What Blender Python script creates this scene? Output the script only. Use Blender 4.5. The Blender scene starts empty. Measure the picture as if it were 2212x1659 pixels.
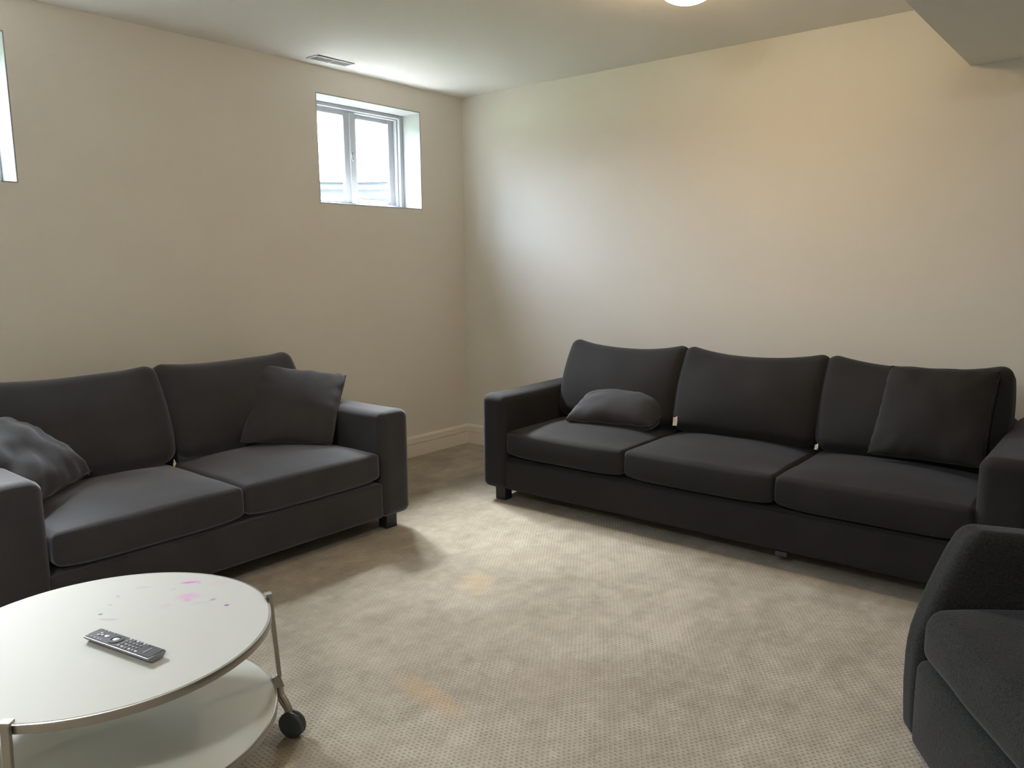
import bpy, bmesh, math, random
from mathutils import Vector, Matrix, noise
random.seed(3)
SC = bpy.context.scene
COL = SC.collection
H = 2.44
R2 = math.radians

# ---------------------------------------------------------------- camera
CAMP = (-4.15083947420808, -3.871166437452174, 1.2913700926325695)
YAW, PITCH, ROLL, FPX = 0.6925127083420481, 0.15052952816948423, -0.00950191090813618, 1690.4434228835548
_f0 = Vector((math.cos(YAW), math.sin(YAW), 0)); _r0 = Vector((math.sin(YAW), -math.cos(YAW), 0)); _u0 = Vector((0, 0, 1))
_f = _f0*math.cos(PITCH) - _u0*math.sin(PITCH); _u = _u0*math.cos(PITCH) + _f0*math.sin(PITCH)
_r = _r0*math.cos(ROLL) + _u*math.sin(ROLL); _u2 = _u*math.cos(ROLL) - _r0*math.sin(ROLL)
cam_d = bpy.data.cameras.new('camera'); cam = bpy.data.objects.new('camera', cam_d); COL.objects.link(cam)
cam.matrix_world = Matrix(((_r.x, _u2.x, -_f.x, CAMP[0]), (_r.y, _u2.y, -_f.y, CAMP[1]), (_r.z, _u2.z, -_f.z, CAMP[2]), (0, 0, 0, 1)))
cam_d.sensor_width = 36; cam_d.lens = FPX/2212*36; cam_d.clip_start = .02; cam_d.clip_end = 200
SC.camera = cam

# ---------------------------------------------------------------- sky, light, exposure
SKY = 1.38
W = bpy.data.worlds.new('overcast_sky'); SC.world = W; W.use_nodes = True
wn = W.node_tree.nodes; wl = W.node_tree.links
bg = wn['Background']; bg.inputs[1].default_value = SKY
# hazy daylight: the sun stands high beyond the window wall, veiled (no disc), its glow spread by the haze
sky = wn.new('ShaderNodeTexSky'); sky.sky_type = 'NISHITA'; sky.sun_disc = False
sky.sun_elevation = R2(54); sky.sun_rotation = R2(22); sky.dust_density = 8; sky.air_density = 1; sky.ozone_density = 1
hs = wn.new('ShaderNodeHueSaturation'); hs.inputs['Saturation'].default_value = .55
tint = wn.new('ShaderNodeMix'); tint.data_type = 'RGBA'; tint.blend_type = 'MULTIPLY'; tint.inputs[0].default_value = 1; tint.inputs[7].default_value = (.90, .98, 1.10, 1)
wl.new(sky.outputs[0], hs.inputs['Color']); wl.new(hs.outputs[0], tint.inputs[6]); wl.new(tint.outputs[2], bg.inputs[0])
SC.view_settings.view_transform = 'Standard'; SC.view_settings.look = 'None'
SC.view_settings.gamma = 1; SC.view_settings.use_curve_mapping = False
SC.view_settings.exposure = 3.0
LAMP = 5.6; LAMP_FILL = 18.0
SC.cycles.use_denoising = True
SC.cycles.max_bounces = 12; SC.cycles.diffuse_bounces = 8; SC.cycles.transparent_max_bounces = 12
SC.cycles.sample_clamp_indirect = 6

# ---------------------------------------------------------------- materials
def srgb(h):
    c = [int(h[i:i+2], 16)/255 for i in (0, 2, 4)]
    return tuple((v/12.92 if v <= .04045 else ((v+.055)/1.055)**2.4) for v in c) + (1,)

def mat(name, color, rough=.6, metal=0, sheen=0, spec=None, bump=0, bscale=200, var=0, vscale=8, var2=None, coat=0, detail=2):
    m = bpy.data.materials.new(name); m.use_nodes = True
    nt = m.node_tree; n = nt.nodes; l = nt.links; b = n['Principled BSDF']
    b.inputs['Base Color'].default_value = color if len(color) == 4 else (*color, 1)
    b.inputs['Roughness'].default_value = rough; b.inputs['Metallic'].default_value = metal
    if spec is not None: b.inputs['Specular IOR Level'].default_value = spec
    if sheen:
        b.inputs['Sheen Weight'].default_value = sheen; b.inputs['Sheen Roughness'].default_value = .45
    if coat:
        b.inputs['Coat Weight'].default_value = coat; b.inputs['Coat Roughness'].default_value = .04
    tc = n.new('ShaderNodeTexCoord')
    if bump:
        t = n.new('ShaderNodeTexNoise'); t.inputs['Scale'].default_value = bscale; t.inputs['Detail'].default_value = detail
        l.new(tc.outputs['Object'], t.inputs['Vector'])
        bp = n.new('ShaderNodeBump'); bp.inputs['Strength'].default_value = bump; bp.inputs['Distance'].default_value = .002
        l.new(t.outputs['Fac'], bp.inputs['Height']); l.new(bp.outputs[0], b.inputs['Normal'])
    if var:
        t = n.new('ShaderNodeTexNoise'); t.inputs['Scale'].default_value = vscale; t.inputs['Detail'].default_value = 4
        l.new(tc.outputs['Object'], t.inputs['Vector'])
        mx = n.new('ShaderNodeMix'); mx.data_type = 'RGBA'
        c = color if len(color) == 4 else (*color, 1)
        mx.inputs[6].default_value = tuple(v*(1-var) for v in c[:3]) + (1,)
        mx.inputs[7].default_value = tuple(min(1, v*(1+var)) for v in c[:3]) + (1,)
        l.new(t.outputs['Fac'], mx.inputs[0]); l.new(mx.outputs[2], b.inputs['Base Color'])
    return m

def fabric(name, dark, light, scale=420, sheen=.35, bump=.5, spec=.4):
    """woven upholstery: fine threads two ways, mottled yarn"""
    m = bpy.data.materials.new(name); m.use_nodes = True
    nt = m.node_tree; n = nt.nodes; l = nt.links; b = n['Principled BSDF']
    b.inputs['Roughness'].default_value = .85; b.inputs['Specular IOR Level'].default_value = spec
    b.inputs['Sheen Weight'].default_value = sheen; b.inputs['Sheen Roughness'].default_value = .38; b.inputs['Sheen Tint'].default_value = (.88, .90, 1.0, 1)
    tc = n.new('ShaderNodeTexCoord')
    t = n.new('ShaderNodeTexNoise'); t.inputs['Scale'].default_value = scale; t.inputs['Detail'].default_value = 3
    l.new(tc.outputs['Object'], t.inputs['Vector'])
    t2 = n.new('ShaderNodeTexNoise'); t2.inputs['Scale'].default_value = 5; t2.inputs['Detail'].default_value = 3
    l.new(tc.outputs['Object'], t2.inputs['Vector'])
    ad = n.new('ShaderNodeMath'); ad.operation = 'MULTIPLY_ADD'; ad.inputs[1].default_value = .35
    l.new(t2.outputs['Fac'], ad.inputs[0])
    sc = n.new('ShaderNodeMath'); sc.operation = 'MULTIPLY'; sc.inputs[1].default_value = .65
    l.new(t.outputs['Fac'], sc.inputs[0]); l.new(sc.outputs[0], ad.inputs[2])
    r = n.new('ShaderNodeValToRGB'); r.color_ramp.elements[0].position = .35; r.color_ramp.elements[1].position = .68
    r.color_ramp.elements[0].color = dark; r.color_ramp.elements[1].color = light
    l.new(ad.outputs[0], r.inputs[0]); l.new(r.outputs[0], b.inputs['Base Color'])
    bp = n.new('ShaderNodeBump'); bp.inputs['Strength'].default_value = bump; bp.inputs['Distance'].default_value = .0015
    l.new(t.outputs['Fac'], bp.inputs['Height']); l.new(bp.outputs[0], b.inputs['Normal'])
    return m

M = {}
M['wall'] = mat('greige_wall_paint', (.655, .628, .568), .62, bump=.25, bscale=260, var=.02, vscale=1.5, spec=.35)
M['ceiling'] = mat('ceiling_paint', (.78, .775, .73), .9, bump=.35, bscale=120, detail=5)
M['trim'] = mat('white_trim_paint', (.74, .70, .62), .4, bump=.03, bscale=60)
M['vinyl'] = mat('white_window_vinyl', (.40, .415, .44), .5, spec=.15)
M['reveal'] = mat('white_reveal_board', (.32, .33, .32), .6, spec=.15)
M['sofa_dark'] = mat('black_underside_cloth', (.012, .012, .013), .95)
# one charcoal cloth: window light painted into the two-seater's copies, shade into the others
M['sofa'] = fabric('window_lit_charcoal_weave', (.0175, .0168, .0182, 1), (.040, .0385, .0425, 1), 480, .60)
M['pillow'] = fabric('lit_charcoal_cushion_weave', (.018, .0172, .0185, 1), (.041, .0395, .0425, 1), 480, .50)
M['sofa_b'] = fabric('shaded_charcoal_weave', (.0078, .0071, .0069, 1), (.0170, .0154, .0148, 1), 480, .10)
M['pillow_b'] = fabric('shaded_charcoal_cushion_weave', (.0095, .0088, .0088, 1), (.0205, .0188, .0186, 1), 480, .12)
M['boucle'] = fabric('dark_grey_felted_wool', (.012, .0125, .012, 1), (.034, .035, .033, 1), 190, .12, 1.0, .15)
M['black'] = mat('black_leg_lacquer', (.012, .014, .017), .45)
M['label'] = mat('cream_care_label', (.80, .74, .58), .7)
M['steel'] = mat('brushed_nickel', (.34, .315, .28), .33, metal=1, bump=.05, bscale=300)
M['darkmetal'] = mat('dark_duct_metal', (.05, .05, .05), .6, metal=.6)
M['rubber'] = mat('grey_black_caster_plastic', (.035, .042, .046), .45)
M['ventw'] = mat('white_register_enamel', (.62, .64, .66), .4)
M['remote'] = mat('grey_black_remote_plastic', (.045, .047, .055), .3)
M['remote_s'] = mat('silver_remote_edge', (.22, .225, .235), .35, metal=.6)
M['button'] = mat('grey_rubber_button', (.20, .205, .225), .45)
M['button_l'] = mat('pale_button_print', (.55, .56, .6), .35)
M['lampbase'] = mat('brushed_lamp_ring', (.6, .55, .48), .35, metal=1)
M['galv'] = mat('galvanised_corrugated_steel', (.065, .072, .082), .7, spec=.1, var=.15, vscale=6)
M['grass'] = mat('short_lawn', (.10, .16, .05), .9, var=.4, vscale=30)
M['gravel'] = mat('well_gravel', (.40, .38, .35), .9, bump=1, bscale=60, var=.4, vscale=60)

def emission(name, color, s):
    m = bpy.data.materials.new(name); m.use_nodes = True
    n = m.node_tree.nodes; b = n['Principled BSDF']
    b.inputs['Base Color'].default_value = (.9, .88, .82, 1)
    b.inputs['Emission Color'].default_value = color; b.inputs['Emission Strength'].default_value = s
    return m
M['lamp'] = emission('lit_opal_glass', (1.0, .69, .38, 1), LAMP)
M['lamp_fill'] = emission('fill_opal_glass_white', (1.0, .985, .95, 1), LAMP_FILL)

def glass_mat():
    m = bpy.data.materials.new('clear_window_glass'); m.use_nodes = True
    nt = m.node_tree; n = nt.nodes; n.clear()
    o = n.new('ShaderNodeOutputMaterial'); mx = n.new('ShaderNodeMixShader'); t = n.new('ShaderNodeBsdfTransparent'); g = n.new('ShaderNodeBsdfGlossy')
    t.inputs[0].default_value = (.95, .975, .97, 1); g.inputs['Roughness'].default_value = .02; mx.inputs[0].default_value = .06
    nt.links.new(t.outputs[0], mx.inputs[1]); nt.links.new(g.outputs[0], mx.inputs[2]); nt.links.new(mx.outputs[0], o.inputs[0])
    return m
M['glass'] = glass_mat()

def blob_chain(nt, vec, color_out, blobs):
    """adds worn or coloured marks (cx, cy, rx, ry, angle, colour, amount, softness) to a colour, in object coordinates"""
    n = nt.nodes; l = nt.links
    ns = n.new('ShaderNodeTexNoise'); ns.inputs['Scale'].default_value = 22; ns.inputs['Detail'].default_value = 3
    l.new(vec, ns.inputs['Vector'])
    sub = n.new('ShaderNodeMath'); sub.operation = 'SUBTRACT'; sub.inputs[1].default_value = .5; l.new(ns.outputs['Fac'], sub.inputs[0])
    for (cx, cy, rx, ry, ang, colr, amt, soft) in blobs:
        a = n.new('ShaderNodeVectorMath'); a.operation = 'SUBTRACT'; a.inputs[1].default_value = (cx, cy, 0); l.new(vec, a.inputs[0])
        ro = n.new('ShaderNodeVectorRotate'); ro.rotation_type = 'Z_AXIS'; ro.inputs['Angle'].default_value = -ang; l.new(a.outputs[0], ro.inputs['Vector'])
        s = n.new('ShaderNodeVectorMath'); s.operation = 'MULTIPLY'; s.inputs[1].default_value = (1/rx, 1/ry, 0); l.new(ro.outputs[0], s.inputs[0])
        ln = n.new('ShaderNodeVectorMath'); ln.operation = 'LENGTH'; l.new(s.outputs[0], ln.inputs[0])
        ad = n.new('ShaderNodeMath'); ad.operation = 'MULTIPLY_ADD'; ad.inputs[1].default_value = 1.6; l.new(sub.outputs[0], ad.inputs[0]); l.new(ln.outputs['Value'], ad.inputs[2])
        mr = n.new('ShaderNodeMapRange'); mr.interpolation_type = 'SMOOTHSTEP'
        mr.inputs['From Min'].default_value = 1+soft; mr.inputs['From Max'].default_value = 1-soft
        mr.inputs['To Min'].default_value = 0; mr.inputs['To Max'].default_value = amt
        l.new(ad.outputs[0], mr.inputs['Value'])
        mx = n.new('ShaderNodeMix'); mx.data_type = 'RGBA'; mx.inputs[7].default_value = (*colr, 1)
        l.new(mr.outputs[0], mx.inputs[0]); l.new(color_out, mx.inputs[6]); color_out = mx.outputs[2]
    return color_out

def carpet_mat():
    m = bpy.data.materials.new('pin_dot_loop_carpet'); m.use_nodes = True
    nt = m.node_tree; n = nt.nodes; l = nt.links; b = n['Principled BSDF']
    b.inputs['Roughness'].default_value = 1; b.inputs['Specular IOR Level'].default_value = .05
    b.inputs['Sheen Weight'].default_value = .12
    tc = n.new('ShaderNodeTexCoord'); P = tc.outputs['Object']
    def math_(op, a, b_, c=None):
        x = n.new('ShaderNodeMath'); x.operation = op
        for i, v in enumerate((a, b_, c)):
            if v is None: continue
            if isinstance(v, (int, float)): x.inputs[i].default_value = v
            else: l.new(v, x.inputs[i])
        return x.outputs[0]
    nz = n.new('ShaderNodeTexNoise'); nz.inputs['Scale'].default_value = 35; l.new(P, nz.inputs['Vector'])
    dv = n.new('ShaderNodeVectorMath'); dv.operation = 'MULTIPLY_ADD'; dv.inputs[1].default_value = (.006, .006, 0)
    l.new(nz.outputs['Color'], dv.inputs[0]); l.new(P, dv.inputs[2])
    # rows of small hollows between the loops, staggered brick-wise
    sc = n.new('ShaderNodeVectorMath'); sc.operation = 'MULTIPLY'; sc.inputs[1].default_value = (1/.0125, 1/.0165, 0); l.new(dv.outputs[0], sc.inputs[0])
    sp = n.new('ShaderNodeSeparateXYZ'); l.new(sc.outputs[0], sp.inputs[0])
    row = math_('FLOOR', sp.outputs[0], 0)
    odd = math_('MULTIPLY', math_('MODULO', math_('ABSOLUTE', row, 0), 2), .5)
    fx = math_('SUBTRACT', math_('FRACT', sp.outputs[0], 0), .5)
    fy = math_('SUBTRACT', math_('FRACT', math_('ADD', sp.outputs[1], odd), 0), .5)
    d2 = math_('ADD', math_('MULTIPLY', fx, fx), math_('MULTIPLY', math_('MULTIPLY', fy, fy), .8))
    mr = n.new('ShaderNodeMapRange'); mr.interpolation_type = 'SMOOTHSTEP'
    mr.inputs['From Min'].default_value = .02; mr.inputs['From Max'].default_value = .11; l.new(d2, mr.inputs['Value'])
    big = n.new('ShaderNodeTexNoise'); big.inputs['Scale'].default_value = 2.6; big.inputs['Detail'].default_value = 6; big.inputs['Roughness'].default_value = .62; l.new(P, big.inputs['Vector'])
    fine = n.new('ShaderNodeTexNoise'); fine.inputs['Scale'].default_value = 330; fine.inputs['Detail'].default_value = 2; l.new(P, fine.inputs['Vector'])
    # streaky brushed pile, stretched one way
    mp = n.new('ShaderNodeMapping'); mp.inputs['Rotation'].default_value = (0, 0, R2(50)); mp.inputs['Scale'].default_value = (3.0, 11, 1); l.new(P, mp.inputs['Vector'])
    st = n.new('ShaderNodeTexNoise'); st.inputs['Scale'].default_value = 1.3; st.inputs['Detail'].default_value = 4; l.new(mp.outputs[0], st.inputs['Vector'])
    r = n.new('ShaderNodeValToRGB'); r.color_ramp.elements[0].position = .38; r.color_ramp.elements[1].position = .61
    r.color_ramp.elements[0].color = (.30, .265, .21, 1); r.color_ramp.elements[1].color = (.475, .43, .355, 1)
    mid = n.new('ShaderNodeTexNoise'); mid.inputs['Scale'].default_value = 13; mid.inputs['Detail'].default_value = 5; mid.inputs['Roughness'].default_value = .7; mid.inputs['Distortion'].default_value = .6; l.new(P, mid.inputs['Vector'])
    f = math_('ADD', math_('ADD', math_('MULTIPLY', big.outputs['Fac'], .44), math_('MULTIPLY', st.outputs['Fac'], .20)), math_('MULTIPLY', mid.outputs['Fac'], .36))
    l.new(f, r.inputs[0])
    vor = n.new('ShaderNodeTexNoise'); vor.inputs['Scale'].default_value = 9; vor.inputs['Detail'].default_value = 1; l.new(P, vor.inputs['Vector'])
    amt = math_('MULTIPLY', math_('SUBTRACT', 1, mr.outputs[0]), math_('MULTIPLY_ADD', vor.outputs['Fac'], .75, -.06))
    mx = n.new('ShaderNodeMix'); mx.data_type = 'RGBA'; mx.inputs[7].default_value = (.20, .175, .135, 1)
    l.new(amt, mx.inputs[0]); l.new(r.outputs[0], mx.inputs[6])
    fm = n.new('ShaderNodeMix'); fm.data_type = 'RGBA'; fm.blend_type = 'MULTIPLY'; fm.inputs[0].default_value = .35
    l.new(mx.outputs[2], fm.inputs[6])
    fr = n.new('ShaderNodeValToRGB'); fr.color_ramp.elements[0].position = .3; fr.color_ramp.elements[1].position = .6; fr.color_ramp.elements[0].color = (.55, .55, .55, 1)
    l.new(fine.outputs['Fac'], fr.inputs[0]); l.new(fr.outputs[0], fm.inputs[7])
    col = blob_chain(nt, P, fm.outputs[2], [
        (-2.61, -2.25, .045, .15, R2(-8), (.45, .31, .18), .42, .4),
        (-1.89, -1.80, .06, .10, R2(-50), (.52, .39, .24), .36, .45),
        (-2.30, -2.53, .22, .14, R2(-40), (.27, .225, .17), .42, .6),
        (-2.05, -2.20, .30, .16, R2(-40), (.29, .25, .19), .25, .7),
        (-1.52, -1.78, .07, .05, R2(-40), (.30, .26, .20), .45, .5),
        (-1.60, -2.35, .05, .04, 0, (.30, .26, .20), .45, .5),
        (-1.83, -2.82, .07, .03, R2(-40), (.30, .26, .20), .35, .5),
        (-2.62, -2.62, .05, .02, R2(-40), (.28, .24, .18), .25, .5),
    ])
    l.new(col, b.inputs['Base Color'])
    hs = math_('ADD', math_('MULTIPLY', mr.outputs[0], .8), math_('MULTIPLY', fine.outputs['Fac'], .5))
    bp = n.new('ShaderNodeBump'); bp.inputs['Strength'].default_value = .7; bp.inputs['Distance'].default_value = .003
    l.new(hs, bp.inputs['Height']); l.new(bp.outputs[0], b.inputs['Normal'])
    return m
M['carpet'] = carpet_mat()

def tabletop_mat():
    m = bpy.data.materials.new('white_glass_with_marker_stains'); m.use_nodes = True
    nt = m.node_tree; b = nt.nodes['Principled BSDF']
    b.inputs['Roughness'].default_value = .5; b.inputs['Specular IOR Level'].default_value = .07
    rgb = nt.nodes.new('ShaderNodeRGB'); rgb.outputs[0].default_value = (.455, .46, .435, 1)
    tc = nt.nodes.new('ShaderNodeTexCoord')
    cx, cy = -3.393, -1.926
    mg = (.56, .13, .48); pk = (.52, .28, .46); pu = (.24, .17, .32); lv = (.36, .33, .41)
    st = [(-3.098, -1.792, .027, .008, R2(-40), mg, .85, .45), (-3.085, -1.815, .010, .007, 0, (.45, .28, .50), .6, .4),
          (-3.150, -1.880, .022, .028, R2(20), pk, .6, .55), (-3.165, -1.90, .012, .014, 0, mg, .35, .5),
          (-3.12, -1.952, .010, .007, 0, pu, .6, .4), (-3.117, -2.014, .006, .006, 0, (.16, .11, .24), .85, .4),
          (-3.353, -1.805, .005, .005, 0, (.16, .13, .20), .8, .4), (-3.355, -1.852, .022, .006, R2(-55), lv, .65, .4),
          (-3.312, -1.767, .006, .006, 0, lv, .7, .4), (-3.273, -1.725, .012, .005, R2(70), lv, .65, .4),
          (-3.20, -1.721, .022, .008, R2(-40), lv, .35, .5), (-3.225, -1.89, .020, .014, 0, (.43, .38, .42), .5, .5),
          (-3.155, -1.80, .009, .007, 0, lv, .35, .5), (-3.15, -1.945, .020, .010, R2(-40), (.40, .37, .43), .35, .5),
          (-3.04, -1.86, .035, .020, R2(-40), (.46, .39, .42), .35, .6)]
    st = [(x-cx, y-cy, a, b_, an, c, am, so) for (x, y, a, b_, an, c, am, so) in st]
    col = blob_chain(nt, tc.outputs['Object'], rgb.outputs[0], st)
    nt.links.new(col, b.inputs['Base Color'])
    return m
M['tabletop'] = tabletop_mat()
M['tableglass'] = mat('white_back_painted_glass', (.56, .58, .54), .2, coat=.6)

# ---------------------------------------------------------------- mesh helpers
def obj(name, bm, m, parent=None, smooth=False, loc=None, auto=None):
    me = bpy.data.meshes.new(name); bmesh.ops.recalc_face_normals(bm, faces=bm.faces); bm.to_mesh(me); bm.free()
    if m is not None: me.materials.append(m)
    if smooth:
        me.polygons.foreach_set('use_smooth', [True]*len(me.polygons))
        if auto: me.set_sharp_from_angle(angle=R2(auto))
    o = bpy.data.objects.new(name, me); COL.objects.link(o)
    if parent is not None: o.parent = parent
    if loc: o.location = loc
    return o

def thing(name, label, cat, loc=(0, 0, 0), rotz=0, group=None):
    o = bpy.data.objects.new(name, None); COL.objects.link(o); o.empty_display_size = .1
    o.location = loc; o.rotation_euler = (0, 0, rotz); o['label'] = label; o['category'] = cat
    if group: o['group'] = group
    return o
def struct(o, label=None):
    o['kind'] = 'structure'
    if label: o['label'] = label
    return o

def box(bm, lo, hi, bevel=0, seg=2):
    x0, y0, z0 = lo; x1, y1, z1 = hi
    v = [bm.verts.new(p) for p in ((x0,y0,z0),(x1,y0,z0),(x1,y1,z0),(x0,y1,z0),(x0,y0,z1),(x1,y0,z1),(x1,y1,z1),(x0,y1,z1))]
    fs = [bm.faces.new([v[i] for i in f]) for f in ((0,3,2,1),(4,5,6,7),(0,1,5,4),(1,2,6,5),(2,3,7,6),(3,0,4,7))]
    if bevel:
        es = {e for f in fs for e in f.edges}
        bmesh.ops.bevel(bm, geom=list(es), offset=bevel, segments=seg, profile=.5, affect='EDGES')
def boxm(lo, hi, bevel=0, seg=2):
    bm = bmesh.new(); box(bm, lo, hi, bevel, seg); return bm

def axis_list(h, r, n, k=4):
    inner = h-r
    out = [-(inner + r*math.tan(R2(45*(k-i)/k))) for i in range(k)]
    out += [-inner + 2*inner*i/n for i in range(n+1)]
    out += [inner + r*math.tan(R2(45*(i+1)/k)) for i in range(k)]
    return out

def soft_box(size, r, n=(16, 12, 4), fn=None, mtx=None):
    """rounded box centred at 0; fn(normalised position, position) -> position bends and swells it"""
    h = [s/2 for s in size]
    ax = [axis_list(h[i], r, n[i]) for i in range(3)]
    bm = bmesh.new(); cache = {}
    def V(i, j, k):
        key = (i, j, k)
        if key in cache: return cache[key]
        p = Vector((ax[0][i], ax[1][j], ax[2][k]))
        q = Vector([max(-(h[a]-r), min(h[a]-r, p[a])) for a in range(3)])
        d = p-q
        if d.length > 1e-9: p = q + d.normalized()*r
        u = Vector((p.x/h[0], p.y/h[1], p.z/h[2]))
        if fn: p = fn(u, p)
        if mtx is not None: p = mtx @ p
        cache[key] = bm.verts.new(p); return cache[key]
    N = [len(a)-1 for a in ax]
    for i in range(N[0]):
        for j in range(N[1]):
            for k in (0, N[2]):
                bm.faces.new((V(i,j,k), V(i+1,j,k), V(i+1,j+1,k), V(i,j+1,k)))
    for i in range(N[0]):
        for k in range(N[2]):
            for j in (0, N[1]):
                bm.faces.new((V(i,j,k), V(i+1,j,k), V(i+1,j,k+1), V(i,j,k+1)))
    for j in range(N[1]):
        for k in range(N[2]):
            for i in (0, N[0]):
                bm.faces.new((V(i,j,k), V(i,j+1,k), V(i,j+1,k+1), V(i,j,k+1)))
    return bm

def tube(bm, pts, rad, seg=10, cap=True):
    rings = []; pts = [Vector(p) for p in pts]
    for i, p in enumerate(pts):
        t = (pts[min(i+1, len(pts)-1)] - pts[max(i-1, 0)]).normalized()
        a = Vector((0, 0, 1)) if abs(t.z) < .9 else Vector((1, 0, 0))
        x = t.cross(a).normalized(); y = t.cross(x)
        rr = rad[i] if isinstance(rad, (list, tuple)) else rad
        rings.append([bm.verts.new(p + (x*math.cos(2*math.pi*k/seg) + y*math.sin(2*math.pi*k/seg))*rr) for k in range(seg)])
    for a, b in zip(rings, rings[1:]):
        for k in range(seg): bm.faces.new((a[k], a[(k+1) % seg], b[(k+1) % seg], b[k]))
    if cap:
        bm.faces.new(rings[0][::-1]); bm.faces.new(rings[-1])

def lathe(bm, prof, seg=96, c=(0, 0, 0), mtx=None):
    """profile of (radius, height) turned about z"""
    rings = []
    for r, z in prof:
        if r < 1e-6:
            p = Vector((c[0], c[1], c[2]+z)); rings.append([bm.verts.new(mtx @ p if mtx else p)])
        else:
            ring = []
            for k in range(seg):
                p = Vector((c[0]+r*math.cos(2*math.pi*k/seg), c[1]+r*math.sin(2*math.pi*k/seg), c[2]+z))
                ring.append(bm.verts.new(mtx @ p if mtx else p))
            rings.append(ring)
    for a, b in zip(rings, rings[1:]):
        if len(a) == 1 and len(b) == 1: continue
        for k in range(seg):
            if len(a) == 1: bm.faces.new((a[0], b[k], b[(k+1) % seg]))
            elif len(b) == 1: bm.faces.new((a[k], a[(k+1) % seg], b[0]))
            else: bm.faces.new((a[k], a[(k+1) % seg], b[(k+1) % seg], b[k]))

# ---------------------------------------------------------------- room shell
XW, YF, TW, TD = -5.6, -6.0, .12, .26     # far end of the room, walls, thickness of wall_left
WIN = [(-1.236, -.405), (-3.656, -2.825)]; WZ0, WZ1 = 1.664, 2.292
bm = boxm((XW-.15, YF-.15, -.2), (.15, TD, 0)); struct(obj('floor', bm, M['carpet']), 'beige pin dot loop carpet with worn marks')
VO = (-1.352, -.198, -1.098, -.108)          # duct opening in the ceiling
cl = None
bm = bmesh.new()
box(bm, (XW-.15, YF-.15, H), (VO[0], TD, H+.2)); box(bm, (VO[2], YF-.15, H), (.15, TD, H+.2))
box(bm, (VO[0], YF-.15, H), (VO[2], VO[1], H+.2)); box(bm, (VO[0], VO[3], H), (VO[2], TD, H+.2))
cl = struct(obj('ceiling', bm, M['ceiling']), 'off-white painted ceiling')
bm = boxm((-1.9, -3.86, 2.155), (0, -3.112, H), .004, 1)
sf = obj('soffit', bm, M['ceiling'], cl); sf['label'] = 'boxed bulkhead dropping below the ceiling'
bm = boxm((0, YF-.15, 0), (.15, 0, H)); struct(obj('wall_right', bm, M['wall']))
bm = boxm((XW-.15, YF-.15, 0), (0, YF, H)); struct(obj('wall_front', bm, M['wall']))
bm = boxm((XW-.15, YF, 0), (XW, 0, H)); struct(obj('wall_back', bm, M['wall']))
bm = bmesh.new()
box(bm, (XW-.15, 0, 0), (.15, TD, WZ0)); box(bm, (XW-.15, 0, WZ1), (.15, TD, H))
xs = [XW-.15, WIN[1][0], WIN[1][1], WIN[0][0], WIN[0][1], .15]
for a, b in ((0, 1), (2, 3), (4, 5)): box(bm, (xs[a], 0, WZ0), (xs[b], TD, WZ1))
struct(obj('wall_left', bm, M['wall']))

def baseboard(name, a, b, nrm):
    """profiled board: flat face, raised band and sloped cap"""
    prof = [(0, 0), (.012, 0), (.012, .085), (.016, .092), (.016, .128), (.008, .142), (0, .142)]
    bm = bmesh.new(); n = Vector((*nrm, 0)); A = Vector((*a, 0)); B = Vector((*b, 0))
    ra = [bm.verts.new(A + n*d + Vector((0, 0, z))) for d, z in prof]; rb = [bm.verts.new(B + n*d + Vector((0, 0, z))) for d, z in prof]
    for i in range(len(prof)): bm.faces.new((ra[i], ra[(i+1) % 7], rb[(i+1) % 7], rb[i]))
    bm.faces.new(ra); bm.faces.new(rb)
    struct(obj(name, bm, M['trim']))
baseboard('baseboard_left', (XW, 0), (0, 0), (0, -1))
baseboard('baseboard_right', (0, -.0), (0, YF), (-1, 0))
baseboard('baseboard_back', (XW, YF), (XW, 0), (1, 0))
baseboard('baseboard_front', (0, YF), (XW, YF), (0, 1))

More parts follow.
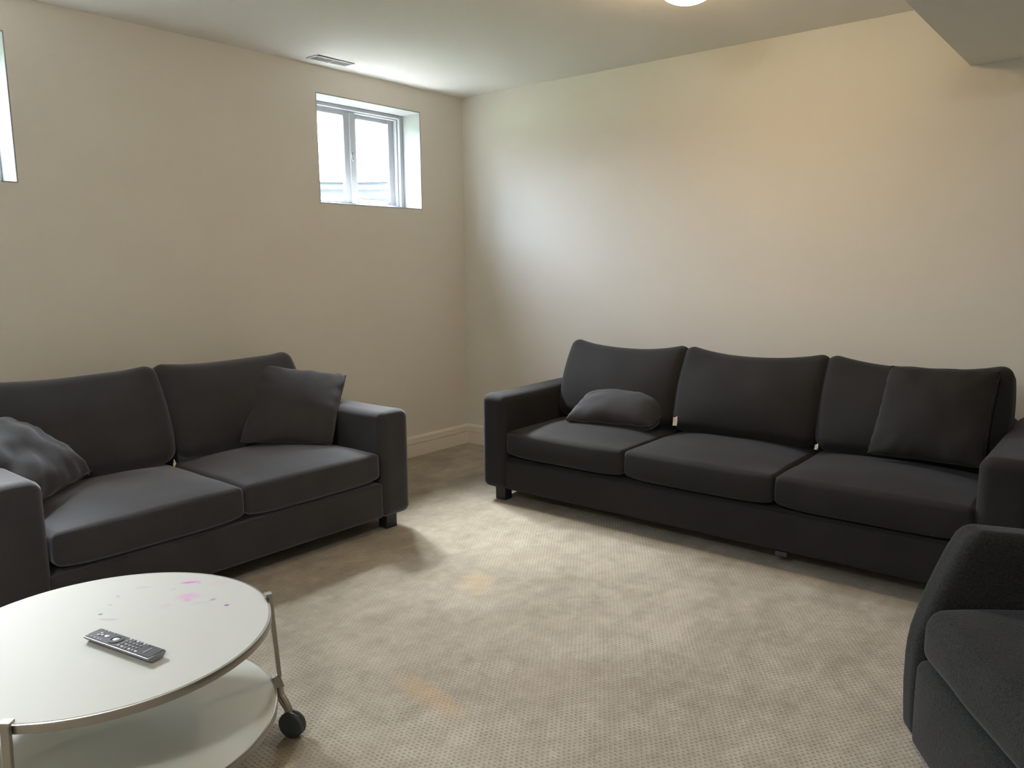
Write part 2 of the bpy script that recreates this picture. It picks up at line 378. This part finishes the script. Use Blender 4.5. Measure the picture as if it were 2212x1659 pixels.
# ---------------------------------------------------------------- windows
def rect_frame(x0, x1, z0, z1, y0, y1, w, wb=None, wt=None, bevel=.003):
    bm = bmesh.new(); wb = wb or w; wt = wt or w
    box(bm, (x0, y0, z0), (x0+w, y1, z1), bevel, 1); box(bm, (x1-w, y0, z0), (x1, y1, z1), bevel, 1)
    box(bm, (x0+w, y0, z0), (x1-w, y1, z0+wb), bevel, 1); box(bm, (x0+w, y0, z1-wt), (x1-w, y1, z1), bevel, 1)
    return bm
def window(k, x0, x1):
    e = bpy.data.objects.new('window_%d' % k, None); COL.objects.link(e); e.location = ((x0+x1)/2, .17, WZ0); struct(e)
    e['label'] = ['', 'small white sliding window near the room corner', 'window cut by the left edge of the view'][k]
    ox, oy, oz = e.location
    def part(name, bm, m, parent=e, label=None, sm=False):
        bmesh.ops.translate(bm, verts=bm.verts, vec=(-ox, -oy, -oz))
        o = obj(name, bm, m, e, sm)
        if parent is not e: o.parent = parent
        if label: o['label'] = label
        return o
    # white lined reveal boards round the opening
    bm = bmesh.new(); t = .006
    box(bm, (x0, .001, WZ0), (x0+t, .24, WZ1)); box(bm, (x1-t, .001, WZ0), (x1, .24, WZ1))
    box(bm, (x0+t, .001, WZ0), (x1-t, .24, WZ0+t)); box(bm, (x0+t, .001, WZ1-t), (x1-t, .24, WZ1))
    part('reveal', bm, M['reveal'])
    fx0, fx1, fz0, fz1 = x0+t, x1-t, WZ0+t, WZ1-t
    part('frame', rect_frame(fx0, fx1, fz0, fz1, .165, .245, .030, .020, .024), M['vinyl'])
    # stepped track inside the frame
    part('track', rect_frame(fx0+.030, fx1-.030, fz0+.020, fz1-.024, .185, .238, .012, .008, .008, .002), M['vinyl'])
    xm = x0 + (x1-x0)*.50 + .015
    # sliding sash on the left stands nearer the room; fixed sash on the right lies behind
    s1 = part('sash', rect_frame(fx0+.038, xm-.014, fz0+.026, fz1-.030, .186, .208, .038, .024, .028), M['vinyl'])
    part('lock_stile', boxm((xm-.090, .1845, fz0+.028), (xm-.040, .2085, fz1-.032), .003, 1), M['vinyl'], s1)
    s2 = part('sash', rect_frame(xm-.016, fx1-.040, fz0+.028, fz1-.032, .212, .234, .050, .026, .028), M['vinyl'])
    part('pane', boxm((fx0+.070, .195, fz0+.046), (xm-.048, .199, fz1-.054)), M['glass'], s1)
    part('pane', boxm((xm+.030, .221, fz0+.050), (fx1-.072, .225, fz1-.056)), M['glass'], s2)
    # meeting stile cover and oval thumb latch
    part('meeting_stile', boxm((xm-.048, .176, fz0+.020), (xm-.004, .186, fz1-.030), .003, 1), M['vinyl'])
    bm = bmesh.new(); zc = (WZ0+WZ1)/2 + .01
    pts = [(xm-.030+.011*math.cos(a), .174, zc+.028*math.sin(a)) for a in [2*math.pi*i/20 for i in range(21)]]
    tube(bm, pts, .0035, 6, False); box(bm, (xm-.034, .168, zc-.012), (xm-.026, .178, zc+.012), .002, 1)
    part('latch', bm, M['vinyl'])
    return e
window(1, *WIN[0]); window(2, *WIN[1])

# window wells outside: half round corrugated steel, gravel floor, lawn round them
WELLZ = 1.905
def well(xc, lab):
    th = thing('window_well', lab, 'window well', (xc, TD, 1.40))
    bm = bmesh.new(); ra, rb = .66, .72; nz = 60; na = 40; top = WELLZ-1.40
    grid = []
    for j in range(nz+1):
        z = top*j/nz; off = .011*math.sin(2*math.pi*z/.068)
        row = []
        for i in range(na+1):
            a = math.pi*i/na; c, s = math.cos(a), math.sin(a)
            row.append(bm.verts.new(((ra+off)*c, (rb+off)*s, z)))
        grid.append(row)
    for j in range(nz):
        for i in range(na): bm.faces.new((grid[j][i], grid[j][i+1], grid[j+1][i+1], grid[j+1][i]))
    o = obj('corrugated_wall', bm, M['galv'], th, True)
    sm = o.modifiers.new('thickness', 'SOLIDIFY'); sm.thickness = .003; sm.offset = 1
    bm = bmesh.new(); pts = [((ra)*math.cos(math.pi*i/30), (rb)*math.sin(math.pi*i/30), top) for i in range(31)]
    tube(bm, pts, .009, 8); obj('rolled_rim', bm, M['galv'], th, True)
    bm = bmesh.new(); c0 = bm.verts.new((0, 0, .03)); v = [bm.verts.new((.64*math.cos(math.pi*i/24), .70*math.sin(math.pi*i/24), .03+.008*math.sin(i*2.3))) for i in range(25)]
    for i in range(24): bm.faces.new((c0, v[i], v[i+1]))
    r = bmesh.ops.extrude_face_region(bm, geom=bm.faces[:]); bmesh.ops.translate(bm, verts=[g for g in r['geom'] if isinstance(g, bmesh.types.BMVert)], vec=(0, 0, -.03))
    g = obj('gravel_bed', bm, M['gravel'], th); g['kind'] = 'stuff'
xcs = [(a+b)/2 for a, b in WIN]
well(xcs[0], 'corrugated galvanised window well outside the small window near the corner')
well(xcs[1], 'corrugated galvanised window well outside the window at the left edge')
bm = bmesh.new(); zt = WELLZ-.03; rows = []
for xc in xcs:      # lawn ring that follows each well
    prev = None
    for i in range(25):
        a = math.pi*i/24; c, s = math.cos(a), math.sin(a)
        p = Vector((xc+.675*c, TD+.735*s, zt)); k = min(1.15/abs(c) if abs(c) > 1e-6 else 9e9, 1.2/s if s > 1e-6 else 9e9)
        q = Vector((xc+k*c, TD+k*s, zt))
        cur = (bm.verts.new(p), bm.verts.new(q))
        if prev: bm.faces.new((prev[0], cur[0], cur[1], prev[1]))
        prev = cur
box(bm, (-12, TD+1.2, zt-.3), (10, 30, zt)); box(bm, (-12, TD, zt-.3), (xcs[1]-1.15, TD+1.2, zt))
box(bm, (xcs[0]+1.15, TD, zt-.3), (10, TD+1.2, zt)); box(bm, (xcs[1]+1.15, TD, zt-.3), (xcs[0]-1.15, TD+1.2, zt))
ln = obj('lawn', bm, M['grass']); ln['kind'] = 'structure'; ln['label'] = 'lawn outside at the height of the window wells'

# ---------------------------------------------------------------- ceiling register
VC = (-1.225, -.140)
v = thing('ceiling_vent', 'white metal air register on the ceiling beside the window wall', 'vent', (VC[0], VC[1], H))
v.rotation_euler = (R2(0), R2(-.8), 0); v.location.z = H-.004
bm = rect_frame(-.135, .135, -.046, .046, -.006, 0, .016, None, None, .002)
bmesh.ops.rotate(bm, verts=bm.verts, cent=(0, 0, 0), matrix=Matrix.Rotation(R2(-90), 3, 'X'))
obj('frame', bm, M['ventw'], v)
for i in range(6):
    bm = bmesh.new(); box(bm, (-.118, -.007, -.0012), (.118, .007, .0012))
    bmesh.ops.rotate(bm, verts=bm.verts, cent=(0, 0, 0), matrix=Matrix.Rotation(R2(16), 3, 'X'))
    bmesh.ops.translate(bm, verts=bm.verts, vec=(0, -.027+i*.0108, .0))
    obj('louvre', bm, M['ventw'], v)
bm = bmesh.new(); box(bm, (-.004, -.03, -.003), (.004, .03, .001)); obj('damper_lever', bm, M['ventw'], v)
bm = bmesh.new(); x0, y0, x1, y1 = VO
for lo, hi in (((x0, y0, H+.001), (x0+.002, y1, H+.19)), ((x1-.002, y0, H+.001), (x1, y1, H+.19)), ((x0, y0, H+.001), (x1, y0+.002, H+.19)), ((x0, y1-.002, H+.001), (x1, y1, H+.19)), ((x0, y0, H+.188), (x1, y1, H+.19))): box(bm, lo, hi)
d = obj('duct_opening', bm, M['darkmetal'], cl); d['label'] = 'dark metal duct above the ceiling register'

# ---------------------------------------------------------------- ceiling lamp
def ceiling_lamp(x, y, m, label):
    lp = thing('ceiling_lamp', label, 'lamp', (x, y, H))
    bm = bmesh.new(); lathe(bm, [(0, 0), (.150, 0), (.154, -.004), (.154, -.018), (.147, -.024), (0, -.024)], 64); obj('base_ring', bm, M['lampbase'], lp, True, auto=30)
    bm = bmesh.new(); lathe(bm, [(.141*math.cos(a), -.022-.118*math.sin(a)) for a in [R2(90)*i/16 for i in range(16)]] + [(0, -.140)], 64); obj('glass_bowl', bm, m, lp, True)
ceiling_lamp(-1.19, -2.33, M['lamp'], 'lit flush round ceiling light cut by the top edge of the view')
# the room goes on behind the photographer, where an unseen lamp is added as fill light
ceiling_lamp(-4.9, -3.3, M['lamp_fill'], 'unseen flush round ceiling light added behind the viewpoint as fill')

# ---------------------------------------------------------------- soft furnishing shapes
def wrinkle(p, amp, sc, seed):
    return amp*noise.noise(Vector((p.x*sc+seed, p.y*sc*1.3+seed*2, p.z*sc-seed)))

def seat_bm(w, d, h, seed, crown=.035):
    """x = width, y = depth (front at -y), z = up; crisp top seam and domed top"""
    def fn(u, p):
        q = p.copy()
        dome = (1-abs(u.x)**2.6)*(1-abs(u.y)**2.6)
        if u.z > 0: q.z += crown*dome*u.z
        if u.z < 0: q.z += .018*(abs(u.x)**6)*(-u.z)     # lower corners lift a little
        side = (1-u.z*u.z)
        q.y += (-.010 if u.y < 0 else 0)*side*abs(u.y)**4*(1-u.x**4)
        q.x += .004*side*u.x*abs(u.x)**4
        q.z += wrinkle(p, .004, 5, seed)*(u.z > .5)
        return q
    return soft_box((w, d, h), .021, (22, 20, 4), fn)

def back_bm(w, h, t, seed, sag=.024):
    """x = width, y = thickness (front at -y), z = height. Ears at the top corners, fuller below"""
    def fn(u, p):
        q = p.copy()
        dome = (1-abs(u.x)**2.4)*(1-abs(u.z)**2.4)
        q.y += (.045 if u.y > 0 else -.050)*abs(u.y)*dome*(1.0-.35*u.z)
        if u.z > 0: q.z -= (sag*(1-u.x*u.x) - .008*abs(u.x)**6)*u.z
        # thickness pinches towards the top edge
        if u.z > 0: q.y *= 1-.22*u.z**2
        q.x += .020*(1-abs(u.z)**2)*u.x*(abs(u.x)**3) - .012*u.x*(u.z < 0)*u.z*u.z
        q.z -= .010*(u.z < 0)*(1-u.x*u.x)
        q.y += wrinkle(p, .010, 5, seed)*(1-abs(u.x)**6) + .006*math.sin(16*p.x+seed)*max(0, abs(u.z)-.45)*(u.y < 0)
        return q
    return soft_box((w, t, h), .052, (22, 4, 18), fn)

def pillow4(name, tl, tr, br, bl, thick, label, group=None, seed=1, wr=.010, flip=1, soft=.5, fab='pillow'):
    """throw cushion spanned by its four seam corners, plump between, seam all round; origin at its lowest edge"""
    C4 = [Vector(c) for c in (tl, tr, br, bl)]
    nrm = ((C4[1]-C4[3]).cross(C4[2]-C4[0])).normalized()*flip
    org = (C4[2]+C4[3])/2
    n = 30; bm = bmesh.new(); G = {}
    seam = []
    for side in (1, -1):
        for i in range(n+1):
            for j in range(n+1):
                edge = i in (0, n) or j in (0, n)
                if side == -1 and edge: G[(side, i, j)] = G[(1, i, j)]; continue
                u = math.sin((i/n-.5)*math.pi); w = math.sin((j/n-.5)*math.pi)
                # concave outline, ears at the corners
                cr_ = 1-.035*(u*w)**4; uu = u*(1-.05*(1-w*w))*cr_; ww = w*(1-.05*(1-u*u))*cr_
                s, t_ = (uu+1)/2, (ww+1)/2
                p = C4[0]*(1-s)*(1-t_) + C4[1]*s*(1-t_) + C4[2]*s*t_ + C4[3]*(1-s)*t_
                prof = max(0, (1-u*u)*(1-w*w))**soft
                th = thick/2*prof
                wv = noise.noise(p*7+Vector((seed, seed, side)))*wr + noise.noise(Vector((p.x*18+seed, p.y*18, p.z*5+side)))*wr*.5
                rim = min(1, 4*prof)
                # radial puckers by the seam
                ang = math.atan2(w, u)
                pk = .35*wr*math.sin(ang*17+seed*3)*rim*(1-prof)
                p = p + nrm*side*(th + (wv+pk)*rim)
                if edge and side == 1:
                    p = p + nrm*wr*.35*math.sin((i+j)*.9+seed)
                G[(side, i, j)] = bm.verts.new(p-org)
        for i in range(n):
            for j in range(n):
                f = (G[(side,i,j)], G[(side,i+1,j)], G[(side,i+1,j+1)], G[(side,i,j+1)])
                bm.faces.new(f if side == 1 else f[::-1])
    loop = [(i, 0) for i in range(n)] + [(n, j) for j in range(n)] + [(i, n) for i in range(n, 0, -1)] + [(0, j) for j in range(n, 0, -1)]
    seam = [G[(1, i, j)].co.copy() for i, j in loop]; seam.append(seam[0])
    e = thing(name, label, 'cushion', tuple(org), 0, group)
    obj('cover', bm, M[fab], e, True)
    bm = bmesh.new(); tube(bm, seam, .0035, 6, False); obj('seam', bm, M[fab], e, True)
    return e

def care_tag(parent, pos, w, h, yaw):
    bm = bmesh.new(); a = [bm.verts.new((-w/2+w*i/2, .004*math.sin(i*1.8)+(.004 if i == 2 else 0), 0 + (.006 if i == 2 else 0))) for i in range(3)]
    b = [bm.verts.new((-w/2+w*i/2, .006*math.cos(i*1.3), -h*.5)) for i in range(3)]
    c = [bm.verts.new((-w/2+w*i/2-.002, .003, -h)) for i in range(3)]
    for r1, r2 in ((a, b), (b, c)):
        for i in range(2): bm.faces.new((r1[i], r1[i+1], r2[i+1], r2[i]))
    o = obj('care_tag', bm, M['label'], parent, False); o.location = pos; o.rotation_euler = (0, 0, yaw)
    sm = o.modifiers.new('thickness', 'SOLIDIFY'); sm.thickness = .0012
    o['label'] = 'white folded care tag'
    return o

def sofa(label, length, depth, nseat, aw, loc, rotz, seatw, tags, legdx=.09, fab='sofa'):
    """local: x along the sofa from its right end seen from the front... x 0..length, back at y=0, front at y=-depth"""
    e = thing('sofa', label, 'sofa', loc, rotz)
    AH, BZ = .60, .082
    # base rail with soft lower edge
    bm = soft_box((length-2*aw+.02, depth-.06, .172), .018, (12, 6, 3))
    bmesh.ops.translate(bm, verts=bm.verts, vec=(length/2, -depth/2-.022, BZ+.172/2)); obj('base', bm, M[fab], e, True)
    for xa in (0, length-aw):
        def fa(u, p):
            q = p.copy(); s = 1 if u.z > 0 else 0
            q.z += .006*(1-u.x*u.x)*s + .004*math.sin(p.y*5)*s
            q.x += .006*u.x*(1-u.z*u.z)*(1-u.y**4)
            return q
        bm = soft_box((aw, depth, AH-BZ+.005), .042, (5, 14, 8), fa)
        bmesh.ops.translate(bm, verts=bm.verts, vec=(xa+aw/2, -depth/2, (AH+BZ)/2-.003)); obj('arm', bm, M[fab], e, True)
    bm = soft_box((length-2*aw+.03, .17, .52), .04, (16, 3, 8))
    bmesh.ops.translate(bm, verts=bm.verts, vec=(length/2, -.09, BZ+.26)); obj('backrest', bm, M[fab], e, True)
    bm = boxm((aw*.6, -depth+.05, BZ-.012), (length-aw*.6, -.04, BZ+.012)); obj('underside', bm, M['sofa_dark'], e)
    x0 = (length-nseat*seatw)/2
    for i in range(nseat):
        bm = seat_bm(seatw-.006, depth-.20, .138, i*3.1+length)
        bmesh.ops.translate(bm, verts=bm.verts, vec=(x0+seatw*(i+.5), -depth+(depth-.20)/2+.002, .338)); obj('seat_cushion', bm, M[fab], e, True)
    if nseat == 3:
        bm = boxm((1.655, -depth+.035, .052), (1.705, -depth+.075, .074), .002, 1); pl = obj('centre_glide', bm, M['rubber'], e); pl['label'] = 'small grey glide under the middle of the base'
    out = []
    for i in range(nseat):
        hgt = .455
        bm = back_bm(seatw+.004, hgt+(.006 if nseat == 3 else 0), .19, i*5.3+length*2, .040 if nseat == 3 else .016)
        mt = Matrix.Translation((x0+seatw*(i+.5), -.335, .630)) @ Matrix.Rotation(R2(-21), 4, 'X')
        bm.transform(mt)
        o = obj('back_cushion', bm, M[fab], e, True); out.append(o)
    for k, (tx, ty, tz, w, h, yaw) in tags: care_tag(out[k], (tx, ty, tz), w, h, yaw)
    for lx in (legdx, length-legdx):
        for ly in (-depth+.085, -.10):
            bm = boxm((lx-.035, ly-.03, 0), (lx+.035, ly+.03, BZ+.004), .003, 1); obj('leg', bm, M['black'], e)
    return e

# loveseat under the windows: x -1.55 .. -3.385, front y=-1.06
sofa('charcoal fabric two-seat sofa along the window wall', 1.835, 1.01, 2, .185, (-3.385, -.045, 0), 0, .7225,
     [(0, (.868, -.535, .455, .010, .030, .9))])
# three-seater along the right wall: local x runs towards -y world
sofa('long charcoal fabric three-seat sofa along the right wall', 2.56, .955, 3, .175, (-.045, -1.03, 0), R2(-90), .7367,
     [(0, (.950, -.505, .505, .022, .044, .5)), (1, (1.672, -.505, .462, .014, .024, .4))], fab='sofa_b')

# ---------------------------------------------------------------- throw cushions
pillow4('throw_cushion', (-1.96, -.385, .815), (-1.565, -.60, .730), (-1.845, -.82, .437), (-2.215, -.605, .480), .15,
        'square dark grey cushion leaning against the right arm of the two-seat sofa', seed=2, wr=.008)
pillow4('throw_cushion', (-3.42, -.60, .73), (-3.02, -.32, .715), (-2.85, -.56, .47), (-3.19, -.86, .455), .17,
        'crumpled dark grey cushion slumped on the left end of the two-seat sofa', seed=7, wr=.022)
pillow4('throw_cushion', (-.43, -1.37, .555), (-.395, -1.93, .560), (-.64, -1.89, .456), (-.74, -1.41, .452), .215,
        'small plump dark cushion lying flat on the first seat of the long sofa', seed=4, wr=.011, soft=.42)
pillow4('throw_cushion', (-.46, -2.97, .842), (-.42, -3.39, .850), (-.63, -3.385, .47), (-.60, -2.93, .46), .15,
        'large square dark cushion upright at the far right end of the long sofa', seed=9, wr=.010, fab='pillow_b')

# ---------------------------------------------------------------- coffee table
TC = (-3.393, -1.926)
tb = thing('coffee_table', 'round white glass coffee table with steel rims on casters', 'table', (TC[0], TC[1], 0))
def disc(name, r, z, m):
    bm = bmesh.new(); lathe(bm, [(0, -.008), (r-.004, -.008), (r-.002, -.006), (r-.002, -.0015), (r-.004, 0), (0, 0)], 128)
    o = obj(name, bm, m, tb, True, (0, 0, z), 30)
    bm = bmesh.new(); lathe(bm, [(r-.002, -.001), (r+.002, -.001), (r+.003, -.003), (r+.003, -.019), (r+.001, -.021), (r-.016, -.021), (r-.016, -.018), (r-.004, -.017), (r-.002, -.001)], 128)
    rim = obj('rim', bm, M['steel'], o, True, None, 30); rim['label'] = 'brushed steel rim'
    return o
t1 = disc('tabletop', .391, .40, M['tabletop']); t1['label'] = 'white glass top with pink and purple marker stains'
disc('lower_shelf', .394, .160, M['tableglass'])
for ai, (az, wyaw) in enumerate(((-19.5, 203), (-139, 215), (112, 40))):
    a = R2(az); c, s = math.cos(a), math.sin(a); ta = Vector((-s, c, 0)); ra_ = Vector((c, s, 0))
    P = lambda r, z, t=0: ra_*r + ta*t + Vector((0, 0, z))
    # flat bar leg, slightly splayed
    bm = bmesh.new()
    def bar(a0, a1, wt, tt, w2=None):
        w2 = w2 or wt
        v = []
        for q, ww in ((a0, wt), (a1, w2)):
            for sx, sy in ((-1, -1), (1, -1), (1, 1), (-1, 1)): v.append(bm.verts.new(q + ta*sx*ww/2 + ra_*sy*tt/2))
        fs = [bm.faces.new([v[i] for i in f]) for f in ((0,3,2,1),(4,5,6,7),(0,1,5,4),(1,2,6,5),(2,3,7,6),(3,0,4,7))]
        bmesh.ops.bevel(bm, geom=list({e_ for f in fs for e_ in f.edges}), offset=.0015, segments=1, affect='EDGES')
    bar(P(.401, .408), P(.414, .165), .018, .012)
    bar(P(.398, .412), P(.398, .404), .024, .020)
    lg = obj('leg', bm, M['steel'], tb)
    bm = bmesh.new(); bar(P(.404, .168), P(.414, .135), .022, .024); obj('shelf_clip', bm, M['steel'], lg)
    wc = {0: Vector((-3.000-TC[0], -2.112-TC[1], .0375))}.get(ai) or P(.43, .0375, -.045)
    wa = Vector((math.cos(R2(wyaw)), math.sin(R2(wyaw)), 0))
    cs = bmesh.new()
    tube(cs, [P(.413, .142), P(.415, .105), P(.416, .098)], [.011, .0105, .012], 12)
    tube(cs, [P(.416, .102), (P(.416, .095)+wc+Vector((0, 0, .03)))/2 + Vector((0, 0, .004)), wc + Vector((0, 0, .022))], [.0125, .0115, .010], 12)
    cst = obj('caster', cs, M['steel'], tb, True, None, 40)
    rot = Vector((0, 0, 1)).rotation_difference(wa).to_matrix().to_4x4()
    for off in (.0072, -.0072):
        bm = bmesh.new(); mt = Matrix.Translation(wc + wa*off) @ rot
        lathe(bm, [(0, -.0068), (.034, -.0068), (.0370, -.004), (.0375, 0), (.0370, .004), (.034, .0068), (.030, .0060), (0, .0060)], 40, mtx=mt)
        obj('wheel', bm, M['rubber'], cst, True, None, 40)

# ---------------------------------------------------------------- remote control on the table
rm = thing('remote_control', 'dark grey television remote lying on the white table', 'remote', (-3.402, -2.049, .40))
dx, dy = .045, -.234; rm.rotation_euler = (0, 0, math.atan2(dy, dx))
RL, RW, RT = .238, .048, .0155
bm = bmesh.new(); sec = [(-.5, 1), (-.47, 1.04), (.47, 1.04), (.5, 1), (.5, .72), (.30, .12), (.15, 0), (-.15, 0), (-.30, .12), (-.5, .72)]
def rsec(x, k=1.0, zk=1.0): return [bm.verts.new((x, a*RW*k, .001+b*RT*zk if b > .5 else .001+(b*RT + (1-zk)*.006))) for a, b in sec]
rs = [rsec(-RL/2, .97, 1), rsec(-RL/2+.01), rsec(0), rsec(RL/2-.01), rsec(RL/2, .97, 1)]
for a, b in zip(rs, rs[1:]):
    for i in range(len(sec)): bm.faces.new((a[i], a[(i+1) % 10], b[(i+1) % 10], b[i]))
bm.faces.new(rs[0]); bm.faces.new(rs[-1][::-1])
obj('body', bm, M['remote_s'], rm, True, None, 35)
bm = boxm((-RL/2+.002, -RW/2+.0015, .001+RT), (RL/2-.002, RW/2-.0015, .0185), .001, 1); fp = obj('face_plate', bm, M['remote'], rm)
ZB = .0183
def btn(x, y, sx, sy, m=None, hh=.0022):
    b_ = bmesh.new(); mt = Matrix.Translation((x, y, ZB)) @ Matrix.Diagonal((sx, sy, 1, 1))
    lathe(b_, [(0, 0), (1, 0), (1, hh*.6), (.75, hh), (0, hh)], 12, mtx=mt); return obj('button', b_, m or M['button'], rm, True, None, 40)
for y in (-.018, .018):                       # small pale keys down both edges at the far end
    for x in (-.108, -.094, -.082, -.070, -.060): btn(x, y, .0022, .0016, M['button_l'])
for x, y in ((-.088, -.004), (-.088, .006), (-.078, 0)): btn(x, y, .006, .0045)
btn(-.062, 0, .0075, .0055, M['button_l'], .0028)
for kk in range(1):
    b_ = bmesh.new(); lathe(b_, [(.0125, 0), (.0185, 0), (.0185, .0018), (.0125, .0018), (.0125, 0)], 32, mtx=Matrix.Translation((-.028, 0, ZB)) @ Matrix.Diagonal((1, .95, 1, 1)))
    obj('direction_ring', b_, M['remote'], rm, True, None, 40)
btn(-.028, 0, .0085, .0075, M['button_l'], .0026)
for ix, x in enumerate((.004, .017, .030, .042, .054, .066)):
    for iy, y in enumerate((-.0165, -.0055, .0055, .0165)):
        if ix == 5 and iy in (1, 2): continue
        btn(x, y, .0042, .0030, M['button'] if 0 < iy < 3 else (M['button_l'] if (ix+iy) % 2 else M['button']))
bm = bmesh.new(); box(bm, (.084, -.012, ZB+.0001), (.088, .012, ZB+.0009)); box(bm, (.101, -.007, ZB+.0001), (.1025, .009, ZB+.0009)); obj('printed_strip', bm, M['button'], rm)

# ---------------------------------------------------------------- armchair at the lower right
CC = (-1.93, -3.415); uvec = Vector((-.837, -.547, 0)).normalized(); nvec = Vector((-uvec.y, uvec.x, 0)) * (1 if (-uvec.y*-.547 + uvec.x*.837) > 0 else -1)
ch = thing('armchair', 'dark grey felted wool armchair at the lower right, nearest the camera', 'armchair', (CC[0], CC[1], 0), math.atan2(uvec.y, uvec.x))
SG = 1 if Vector((-math.sin(ch.rotation_euler.z), math.cos(ch.rotation_euler.z), 0)).dot(Vector((-.547, .837, 0))) > 0 else -1
# local x = along the front, local y*SG = facing direction
CW, CD, AT = .80, .80, .10
FP = [(.028, 0.0), (.06, .004), (.17, .006), (.26, .005), (.33, -.006), (.44, -.038), (.50, -.059), (.57, -.086), (.62, -.118)]
def front_n(z):
    if z <= FP[0][0]: return FP[0][1]
    for (z0, n0), (z1, n1) in zip(FP, FP[1:]):
        if z <= z1: return n0 + (n1-n0)*(z-z0)/(z1-z0)
    return FP[-1][1]
def arm_bm(x0, mirror):
    def fn(u, p):
        q = p.copy(); z = p.z + .32
        t = (1-u.y)/2        # 0 at the front, 1 at the back
        base = front_n(z)
        q.y = base*(1-t) - t*CD
        q.z = z + (.30*max(0, t-.5)**1.3 - .05*min(t, .5))*(u.z+1)/2
        q.x = p.x + .014*(1-u.z**2)*(1 if mirror else -1)
        q.x += wrinkle(p, .004, 9, 3)
        return q
    b_ = soft_box((AT, CD, .590), .030, (4, 20, 14), fn)
    bmesh.ops.translate(b_, verts=b_.verts, vec=(x0+AT/2, 0, 0))
    return b_
def flip(b_):
    for v_ in b_.verts: v_.co.y *= SG
    return b_
obj('arm', flip(arm_bm(0, False)), M['boucle'], ch, True)
obj('arm', flip(arm_bm(CW-AT, True)), M['boucle'], ch, True)
def fb(u, p):
    q = p.copy(); q.z += .02*(1-u.x*u.x)*(u.z > 0); q.y -= .05*(1-u.x*u.x) + .10*max(0, u.z); return q
b_ = soft_box((CW-.02, .13, .70), .05, (16, 3, 12), fb); bmesh.ops.translate(b_, verts=b_.verts, vec=(CW/2, -CD+.06, .385)); obj('backrest', flip(b_), M['boucle'], ch, True)
def fs_(u, p):
    q = p.copy()
    if u.z > 0: q.z += .020*(1-abs(u.x)**2.5)*(1-abs(u.y)**2.5)
    q.y += .012*(u.y > 0)*(1-u.z**2)*(1-u.x**4) + wrinkle(p, .003, 9, 5)
    # front corners pull in
    q.x -= .030*u.x*abs(u.x)**3*max(0, u.y)**4
    return q
b_ = soft_box((CW-2*AT+.004, CD-.16, .145), .045, (18, 18, 3), fs_); bmesh.ops.translate(b_, verts=b_.verts, vec=(CW/2, -(CD-.16)/2+.012, .2895+.0625)); obj('seat_cushion', flip(b_), M['boucle'], ch, True)
def ff(u, p):
    q = p.copy(); q.y += .010*(1-u.z*u.z)*(u.y > 0)*(1-u.x**4); return q
b_ = soft_box((CW-2*AT+.012, CD-.10, .245), .028, (14, 12, 6), ff); bmesh.ops.translate(b_, verts=b_.verts, vec=(CW/2, -(CD-.10)/2+.014, .03+.1225)); obj('front_panel', flip(b_), M['boucle'], ch, True)
for fx_, fy_ in ((.12, -.12), (CW-.12, -.12), (.12, -CD+.14), (CW-.12, -CD+.14)):
    b_ = bmesh.new(); lathe(b_, [(0, 0), (.022, 0), (.024, .004), (.022, .045), (0, .045)], 20, c=(fx_, fy_*SG, 0)); obj('foot', b_, M['black'], ch, True, None, 40)

# daylight portals: they only tell the renderer where the window openings are
for k, (a, b) in enumerate(WIN):
    ld = bpy.data.lights.new('window_portal', 'AREA'); ld.shape = 'RECTANGLE'; ld.size = b-a; ld.size_y = WZ1-WZ0; ld.cycles.is_portal = True
    lo = bpy.data.objects.new('window_portal', ld); COL.objects.link(lo); lo.location = ((a+b)/2, .262, (WZ0+WZ1)/2); lo.rotation_euler = (R2(-90), 0, 0)
